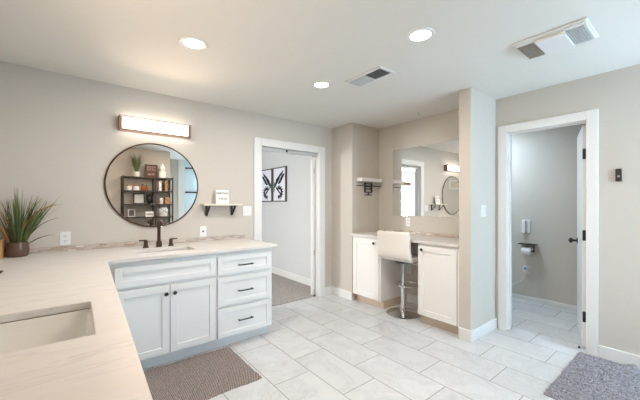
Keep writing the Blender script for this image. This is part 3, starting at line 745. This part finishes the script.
m2 = mat_mesh(2.535, 3.490, 0.02, 0.700, 0.020, 0.014, 0.005, 0.002, curl, 5)
tufts(m2, 2.55, 3.475, 0.03, 0.685, 0.020, 7000, 8)
tag(m2.build('bath_mat', shag_m), 'grey shag bath mat on the tiles by the closet doorway', 'bath mat', 'bath mats')

# ------------------------------------------------------------------ right wall and water closet
wd = thing('wall_remote', 'small black upright device fixed to the grey wall beside the closet casing', 'wall device', (WC, 0.448, 1.562), RX)
B().box(-0.018, 0.018, -0.020, 0, -0.052, 0.052, 0.003).build('case', black_m, wd)
B().lathe([(0.009, 0.020), (0.009, 0.022), (0.004, 0.0225), (0, 0.0225)], (0.002, 0, -0.012), 16, 'y').build('button', grey_m, wd)
XW = 4.88
bd = thing('bidet_remote', 'white remote control in a wall bracket above the toilet paper', 'remote control', (XW, 1.544, 1.013), RX)
B().box(-0.05, 0.05, -0.010, 0, -0.085, 0.09, 0.003).build('bracket', plate_m, bd)
B().box(-0.046, 0.0, -0.040, -0.010, -0.10, 0.085, 0.010, 3).build('handset', plate_m, bd)
tp = thing('toilet_paper_holder', 'black wall holder with a flat shelf in the water closet', 'toilet paper holder', (XW, 1.516, 0.77), RX)
B().box(-0.10, 0.10, -0.115, 0, 0, 0.010, 0.002).build('shelf', black_m, tp)
B().box(0.076, 0.084, -0.07, -0.05, -0.10, 0.0).build('arm', black_m, tp)
B().cyl((0.084, -0.06, -0.088), (-0.075, -0.06, -0.088), 0.007, n=10).build('rod', black_m, tp)
rl = thing('toilet_paper_roll', 'white toilet paper roll hanging under the black shelf', 'toilet paper', (XW - 0.06, 1.518, 0.682), RX)
B().lathe([(0.019, -0.055), (0.052, -0.055), (0.054, -0.05), (0.054, 0.05), (0.052, 0.055), (0.019, 0.055), (0.019, -0.055)], (0, 0, 0), 32, 'x').build('paper', paper_m, rl, True)
B().lathe([(0.0188, -0.056), (0.0188, 0.056), (0.0175, 0.056), (0.0175, -0.056), (0.0188, -0.056)], (0, 0, 0), 24, 'x').build('core', boxwood_m, rl)
cover('white outlet low on the closet wall holding a plugged-in adapter', (XW, 1.530, 0.406), RX)
pa = thing('plug_adapter', 'white plug adapter with blue face and trailing cord in the closet outlet', 'plug adapter', (XW - 0.0065, 1.543, 0.426), RX)
B().box(-0.028, 0.026, -0.042, -0.002, -0.036, 0.042, 0.004).build('case', plate_m, pa)
B().box(-0.018, 0.016, -0.044, -0.0415, -0.010, 0.028, 0.001).build('face', plain('blue_grey_plastic', srgb(120, 150, 170), 0.4), pa)
cp = [(0, -0.03, -0.035), (0.002, -0.035, -0.07), (-0.01, -0.035, -0.12), (-0.05, -0.035, -0.17), (-0.11, -0.035, -0.215), (-0.18, -0.035, -0.255), (-0.28, -0.03, -0.28), (-0.45, -0.03, -0.27), (-0.60, -0.03, -0.25)]
B().tube(cp, 0.005, 8).build('cord', plate_m, pa, True)

# ------------------------------------------------------------------ bedroom: two halves of a butterfly print
def wing_shapes():
    """one half of a patterned butterfly wing in unit coordinates (u 0..1 away from the body, v 0..1 up)"""
    up = [(0.10, 0.56), (0.30, 0.66), (0.55, 0.86), (0.80, 0.95), (0.86, 0.84), (0.70, 0.70), (0.45, 0.56), (0.12, 0.50)]
    cells = []
    r = random.Random(11)
    for i in range(9):
        a = 0.25 + i * 0.16; L0 = 0.16 + 0.02 * i
        cells.append((0.62 + 0.22 * math.cos(a * 2.3), 0.60 + 0.17 * math.sin(a * 2.3), r.uniform(0.03, 0.06)))
    return up, cells
def art(y_near, y_far, z0, z1, flip, label):
    w = y_far - y_near
    o = thing('butterfly_picture', label, 'picture', (2.948, (y_near + y_far) / 2, (z0 + z1) / 2), RX, 'butterfly prints')
    h = z1 - z0; t = 0.018
    B().box(-w / 2, w / 2, -0.03, 0, h / 2 - t, h / 2).box(-w / 2, w / 2, -0.03, 0, -h / 2, -h / 2 + t).box(-w / 2, -w / 2 + t, -0.03, 0, -h / 2 + t, h / 2 - t).box(w / 2 - t, w / 2, -0.03, 0, -h / 2 + t, h / 2 - t).build('frame', plain('grey_brown_frame', srgb(92, 84, 78), 0.5), o)
    B().box(-w / 2 + t, w / 2 - t, -0.014, -0.002, -h / 2 + t, h / 2 - t).build('print', plain('cool_white_print', srgb(226, 230, 240), 0.8), o)
    s = -1 if flip else 1                                   # body of the insect on the inner side
    U = lambda u: s * ((u - 0.5) * (w - 2 * t))
    V = lambda v_: (v_ - 0.5) * (h - 2 * t)
    k, q = B(), B()
    def leaf(b, u, v_, ang, ln, wd, y=-0.0155):
        pts = []
        for i in range(14):
            a = 2 * PI * i / 14; x_, z_ = ln / 2 * math.cos(a), wd / 2 * math.sin(a) * (1 - 0.5 * math.cos(a))
            pts.append((U(u) + s * (x_ * math.cos(ang) - z_ * math.sin(ang)), V(v_) + x_ * math.sin(ang) + z_ * math.cos(ang)))
        t_ = B().poly(pts, 0.0012); bmesh.ops.translate(t_.bm, vec=(0, y, 0), verts=t_.bm.verts[:])
        me = bpy.data.meshes.new('scratch'); t_.bm.to_mesh(me); t_.bm.free(); b.bm.from_mesh(me); bpy.data.meshes.remove(me)
    r = random.Random(4)
    for i in range(6): leaf(q, 0.18 + 0.06 * i, 0.52 + 0.042 * i, 0.95, 0.15, 0.06)
    for i in range(6): leaf(k, 0.30 + 0.085 * i, 0.66 + 0.04 * i, 0.8, 0.11, 0.038)
    for i in range(5): leaf(k, 0.52 + 0.07 * i, 0.56 + 0.055 * i, 0.3, 0.13, 0.036)
    for i in range(9):
        a = PI * 0.55 - i * 0.42; leaf(k, 0.44 + 0.27 * math.cos(a), 0.26 + 0.16 * math.sin(a), a * 0.9, 0.09, 0.042)
    for i in range(5): leaf(k, 0.28 + 0.09 * i, 0.38 - 0.05 * i, -0.7, 0.09, 0.035)
    leaf(k, 0.06, 0.47, PI / 2, 0.26, 0.024)
    k.build('wing_pattern', ink_m, o); q.build('wing_patch', teal_m, o)
    return o
art(4.655, 5.125, 1.365, 2.0, False, 'butterfly wing print whose frame shows whole through the bedroom doorway')
art(5.150, 5.620, 1.365, 2.0, True, 'butterfly wing print partly cut off by the doorway casing')
br = tag(B().box(-2.2, -0.85, 6.46, 6.50, 1.98, 2.06, 0.004).build('window_valance', sign_m), 'dark brown valance above the bedroom window, seen in the wide mirror', 'valance')

# ------------------------------------------------------------------ seen only in the mirrors: storage shelf on the wall opposite
ex0, ex1, ed0, ed1 = 0.70, 1.565, BK + 0.02, -0.02
et = thing('storage_shelf', 'dark open storage shelf with crossed braces, seen in the round mirror', 'shelf unit', (0, 0, 0))
LV = [0.10, 0.42, 0.75, 1.065, 1.32, 1.588, 1.855]
XM = 1.245
for x in (ex0, XM, ex1):
    for y in (ed0, ed1):
        B().box(x - 0.012, x + 0.012, y - 0.012, y + 0.012, 0, LV[-1] + 0.012).build('post', shelf_m, et)
for z in LV: B().box(ex0 - 0.012, ex1 + 0.012, ed0 - 0.012, ed1 + 0.012, z - 0.022, z).build('shelf_board', shelf_m, et)
for a, c in zip(LV[2:], LV[3:]):
    B().cyl((XM, ed1 + 0.004, a), (ex1, ed1 + 0.004, c - 0.02), 0.004, n=6).cyl((XM, ed1 + 0.008, c - 0.02), (ex1, ed1 + 0.008, a), 0.004, n=6).build('cross_brace', black_m, et)
eps = 0.0005
def on(i): return LV[i] + eps
p2 = thing('potted_grass', 'small green grass in a white pot on top of the storage shelf', 'plant', (0.935, -0.14, on(6)))
B().lathe([(0, 0), (0.042, 0), (0.05, 0.05), (0.048, 0.10), (0.042, 0.10), (0.0, 0.09)], (0, 0, 0), 24).build('pot', porcelain, p2, True)
b1 = B()
for i in range(80):
    a = rnd.uniform(0, 2 * PI); blade(b1, (0.02 * math.cos(a), 0.02 * math.sin(a), 0.09), a, rnd.uniform(0.26, 0.42), rnd.uniform(0, 0.45), rnd.uniform(0, 0.3) if math.sin(a) < 0 else rnd.uniform(0, 0.6), 0.005, 5)
b1.build('foliage', grass_m, p2)
s3 = thing('wooden_sign', 'dark brown framed board with pale lettering on top of the storage shelf', 'sign', (1.20, -0.20, on(6)))
B().box(-0.11, 0.11, -0.012, 0.012, 0.0, 0.26, 0.003).build('board', sign_m, s3)
fb = B()
for (x0, x1, z0, z1) in ((-0.115, 0.115, 0.25, 0.268), (-0.115, 0.115, 0.0, 0.012), (-0.115, -0.10, 0.012, 0.25), (0.10, 0.115, 0.012, 0.25)): fb.box(x0, x1, -0.014, 0.018, z0, z1)
fb.build('frame', slot_m, s3)
for z, tx, sz in ((0.215, 'IT IS THE', 0.040), (0.165, 'LITTLE', 0.052), (0.075, 'things', 0.055)):
    text(tx, sz, (0, 0.0128, z), s3, pale_ink, rot=(PI / 2, 0, PI))
vs = tag(B().lathe([(0, 0), (0.062, 0), (0.066, 0.03), (0.06, 0.09), (0.066, 0.12), (0.05, 0.145), (0.03, 0.155), (0.052, 0.19), (0.052, 0.215), (0.028, 0.24), (0.026, 0.275), (0.018, 0.295), (0, 0.297)], (1.395, -0.15, on(6)), 28).build('gourd_vase', porcelain, None, True), 'white stacked gourd vase on top of the storage shelf', 'vase')
def jar(x, y, i, label, h=0.075, r=0.052):
    o = thing('lidded_jar', label, 'jar', (x, y, on(i)), 0, 'lidded jars on the storage shelf')
    B().lathe([(0, 0), (r, 0), (r, h), (r * 0.85, h + 0.006), (0, h + 0.006)], (0, 0, 0), 20).build('body', porcelain, o, True)
    B().lathe([(r * 0.9, h + 0.006), (r * 0.9, h + 0.022), (0, h + 0.022), ], (0, 0, 0), 20).build('lid', boxwood_m, o, True)
jar(0.80, -0.12, 5, 'white jar with wooden lid, next to the shelf end post'); jar(0.925, -0.12, 5, 'white jar with wooden lid beside the amber bottles')
bo = thing('amber_bottle', 'taller amber bottle on the upper storage shelf', 'bottle', (1.035, -0.10, on(5)), 0, 'amber bottles on the storage shelf')
B().lathe([(0, 0), (0.024, 0), (0.026, 0.01), (0.026, 0.065), (0.012, 0.085), (0.012, 0.10), (0, 0.10)], (0, 0, 0), 20).build('body', amber_m, bo, True)
B().cyl((0, 0, 0.10), (0, 0, 0.118), 0.014, n=14).build('cap', black_m, bo)
b_2 = dup(bo, 'smaller amber bottle beside its taller twin on the storage shelf', (1.105, -0.11, on(5))); b_2.scale = (1.2, 1.2, 0.95); bo.scale = (1.2, 1.2, 1.05)
def frame(x, i, w, h, label, border, inner, y=-0.18, lean=8):
    o = thing('photo_frame', label, 'picture frame', (x, y, on(i) + 0.003), 0)
    R = Matrix.Rotation(math.radians(lean), 4, 'X'); t = 0.02
    f = B()
    for q in ((-w / 2, w / 2, h - t, h), (-w / 2, w / 2, 0, t), (-w / 2, -w / 2 + t, t, h - t), (w / 2 - t, w / 2, t, h - t)): f.box(q[0], q[1], -0.012, 0.008, q[2], q[3], rot=R)
    f.build('frame', border, o); B().box(-w / 2 + t, w / 2 - t, -0.008, 0.002, t, h - t, rot=R).build('print', inner, o)
    return o
frame(0.985, 4, 0.20, 0.215, 'black framed white print on the middle storage shelf', black_m, paper_m)
frame(0.855, 3, 0.125, 0.15, 'small white frame with a dark grey square print', paper_m, plain('grey_print', srgb(120, 118, 114), 0.8, var=0.3, vscale=40))
s4 = thing('block_sign', 'small white block sign with dark script on the storage shelf', 'sign', (1.155, -0.09, on(3)))
B().box(-0.075, 0.075, -0.012, 0.012, 0, 0.105, 0.002).build('board', paper_m, s4)
text('relax', 0.06, (0, 0.0128, 0.055), s4, ink_m, rot=(PI / 2, 0, PI), bold=0.001)
tag(B().lathe([(0, 0), (0.07, 0), (0.085, 0.06), (0.085, 0.15), (0.06, 0.20), (0.045, 0.205), (0, 0.19)], (1.41, -0.15, on(3)), 28).build('ceramic_jar', porcelain, None, True), 'round white ceramic jar behind the crossed braces', 'jar')
tag(B().lathe([(0, 0), (0.03, 0), (0.032, 0.05), (0.03, 0.11), (0.02, 0.125), (0, 0.125)], (1.37, -0.12, on(4)), 20).build('pump_bottle', porcelain, None, True), 'slim white bottle behind the braces on the middle shelf', 'bottle')
tag(B().box(1.44, 1.53, -0.20, -0.10, on(4), on(4) + 0.14, 0.004).build('storage_box', boxwood_m), 'tan upright box behind the braces on the middle shelf', 'box')
for k in range(3):
    tag(B().box(1.32 + k * 0.055, 1.368 + k * 0.055, -0.22, -0.06, on(5), on(5) + (0.20, 0.17, 0.21)[k], 0.003).build('book', (paper_m, black_m, boxwood_m)[k]),
        ('white book standing between the braces, first in its row', 'black book standing between a white and a tan book', 'tan book standing at the end of its row')[k], 'book', 'books on the storage shelf')
tag(B().ball((1.155, -0.13, on(4) + 0.10), 0.10, (0.6, 0.6, 1)).build('black_vase', black_m, None, True), 'black oval vase on the middle storage shelf', 'vase')
tag(B().lathe([(0, 0), (0.05, 0), (0.09, 0.05), (0.1, 0.10), (0.095, 0.10), (0.05, 0.01), (0, 0.01)], (1.40, -0.14, on(2)), 24).build('black_bowl', black_m, None, True), 'black bowl on the lower storage shelf', 'bowl')
for k, x in enumerate((1.055, 1.168)):
    o = thing('rolled_towel', ('rolled white towel on the lower shelf, next to a tan one', 'rolled tan towel on the lower shelf')[k], 'towel', (x, -0.14, on(2) + 0.055), 0, 'rolled towels on the storage shelf')
    B().lathe([(0, -0.11), (0.045, -0.11), (0.054, -0.10), (0.054, 0.10), (0.045, 0.11), (0, 0.11)], (0, 0, 0), 24, 'y').build('roll', (paper_m, boxwood_m)[k], o, True)
    B().torus((0, 0.11, 0), 0.03, 0.006, 'y', 24, 6).build('fold', paper_m, o, True)
# grille high on the wall behind, and a framed print on the near side wall (seen twice-reflected)
wv = thing('wall_grille', 'white framed grille high on the wall opposite, at the round mirror edge', 'vent', (0.38, BK, 2.15), PI)
f = B()
for q in ((-0.15, 0.15, 0.11, 0.13), (-0.15, 0.15, -0.13, -0.11), (-0.15, -0.13, -0.11, 0.11), (0.13, 0.15, -0.11, 0.11)): f.box(q[0], q[1], -0.012, 0, q[2], q[3])
f.build('frame', trim_m, wv); B().box(-0.13, 0.13, -0.006, -0.001, -0.11, 0.11).build('face', wall_m, wv)
pf = thing('framed_print', 'white framed print on the near side wall, glimpsed through both mirrors', 'picture', (LW, 2.84, 1.82), PI / 2)
f = B()
for q in ((-0.16, 0.16, 0.085, 0.11), (-0.16, 0.16, -0.11, -0.085), (-0.16, -0.135, -0.085, 0.085), (0.135, 0.16, -0.085, 0.085)): f.box(q[0], q[1], -0.02, 0, q[2], q[3])
f.build('frame', trim_m, pf); B().box(-0.135, 0.135, -0.012, -0.001, -0.085, 0.085).build('print', plain('beige_print', srgb(205, 192, 176), 0.8, var=0.15, vscale=20), pf)
# two dark bars on the pale shower tile
for z, lb in ((2.24, 'dark towel bar high on the pale blue tile, glimpsed in the round mirror'), (1.62, 'dark towel bar at chest height on the pale blue tile, glimpsed in the round mirror')):
    tb = thing('towel_bar', lb, 'towel bar', (2.32, -1.45, z), PI, 'towel bars in the shower')
    B().cyl((-0.16, -0.05, 0), (0.14, -0.05, 0), 0.016, n=12).build('bar', black_m, tb, True)
    for x in (-0.12, 0.10): B().cyl((x, -0.05, 0), (x, 0, 0), 0.010, n=10).cyl((x, -0.006, 0), (x, 0, 0), 0.022, n=14).build('mount', black_m, tb)
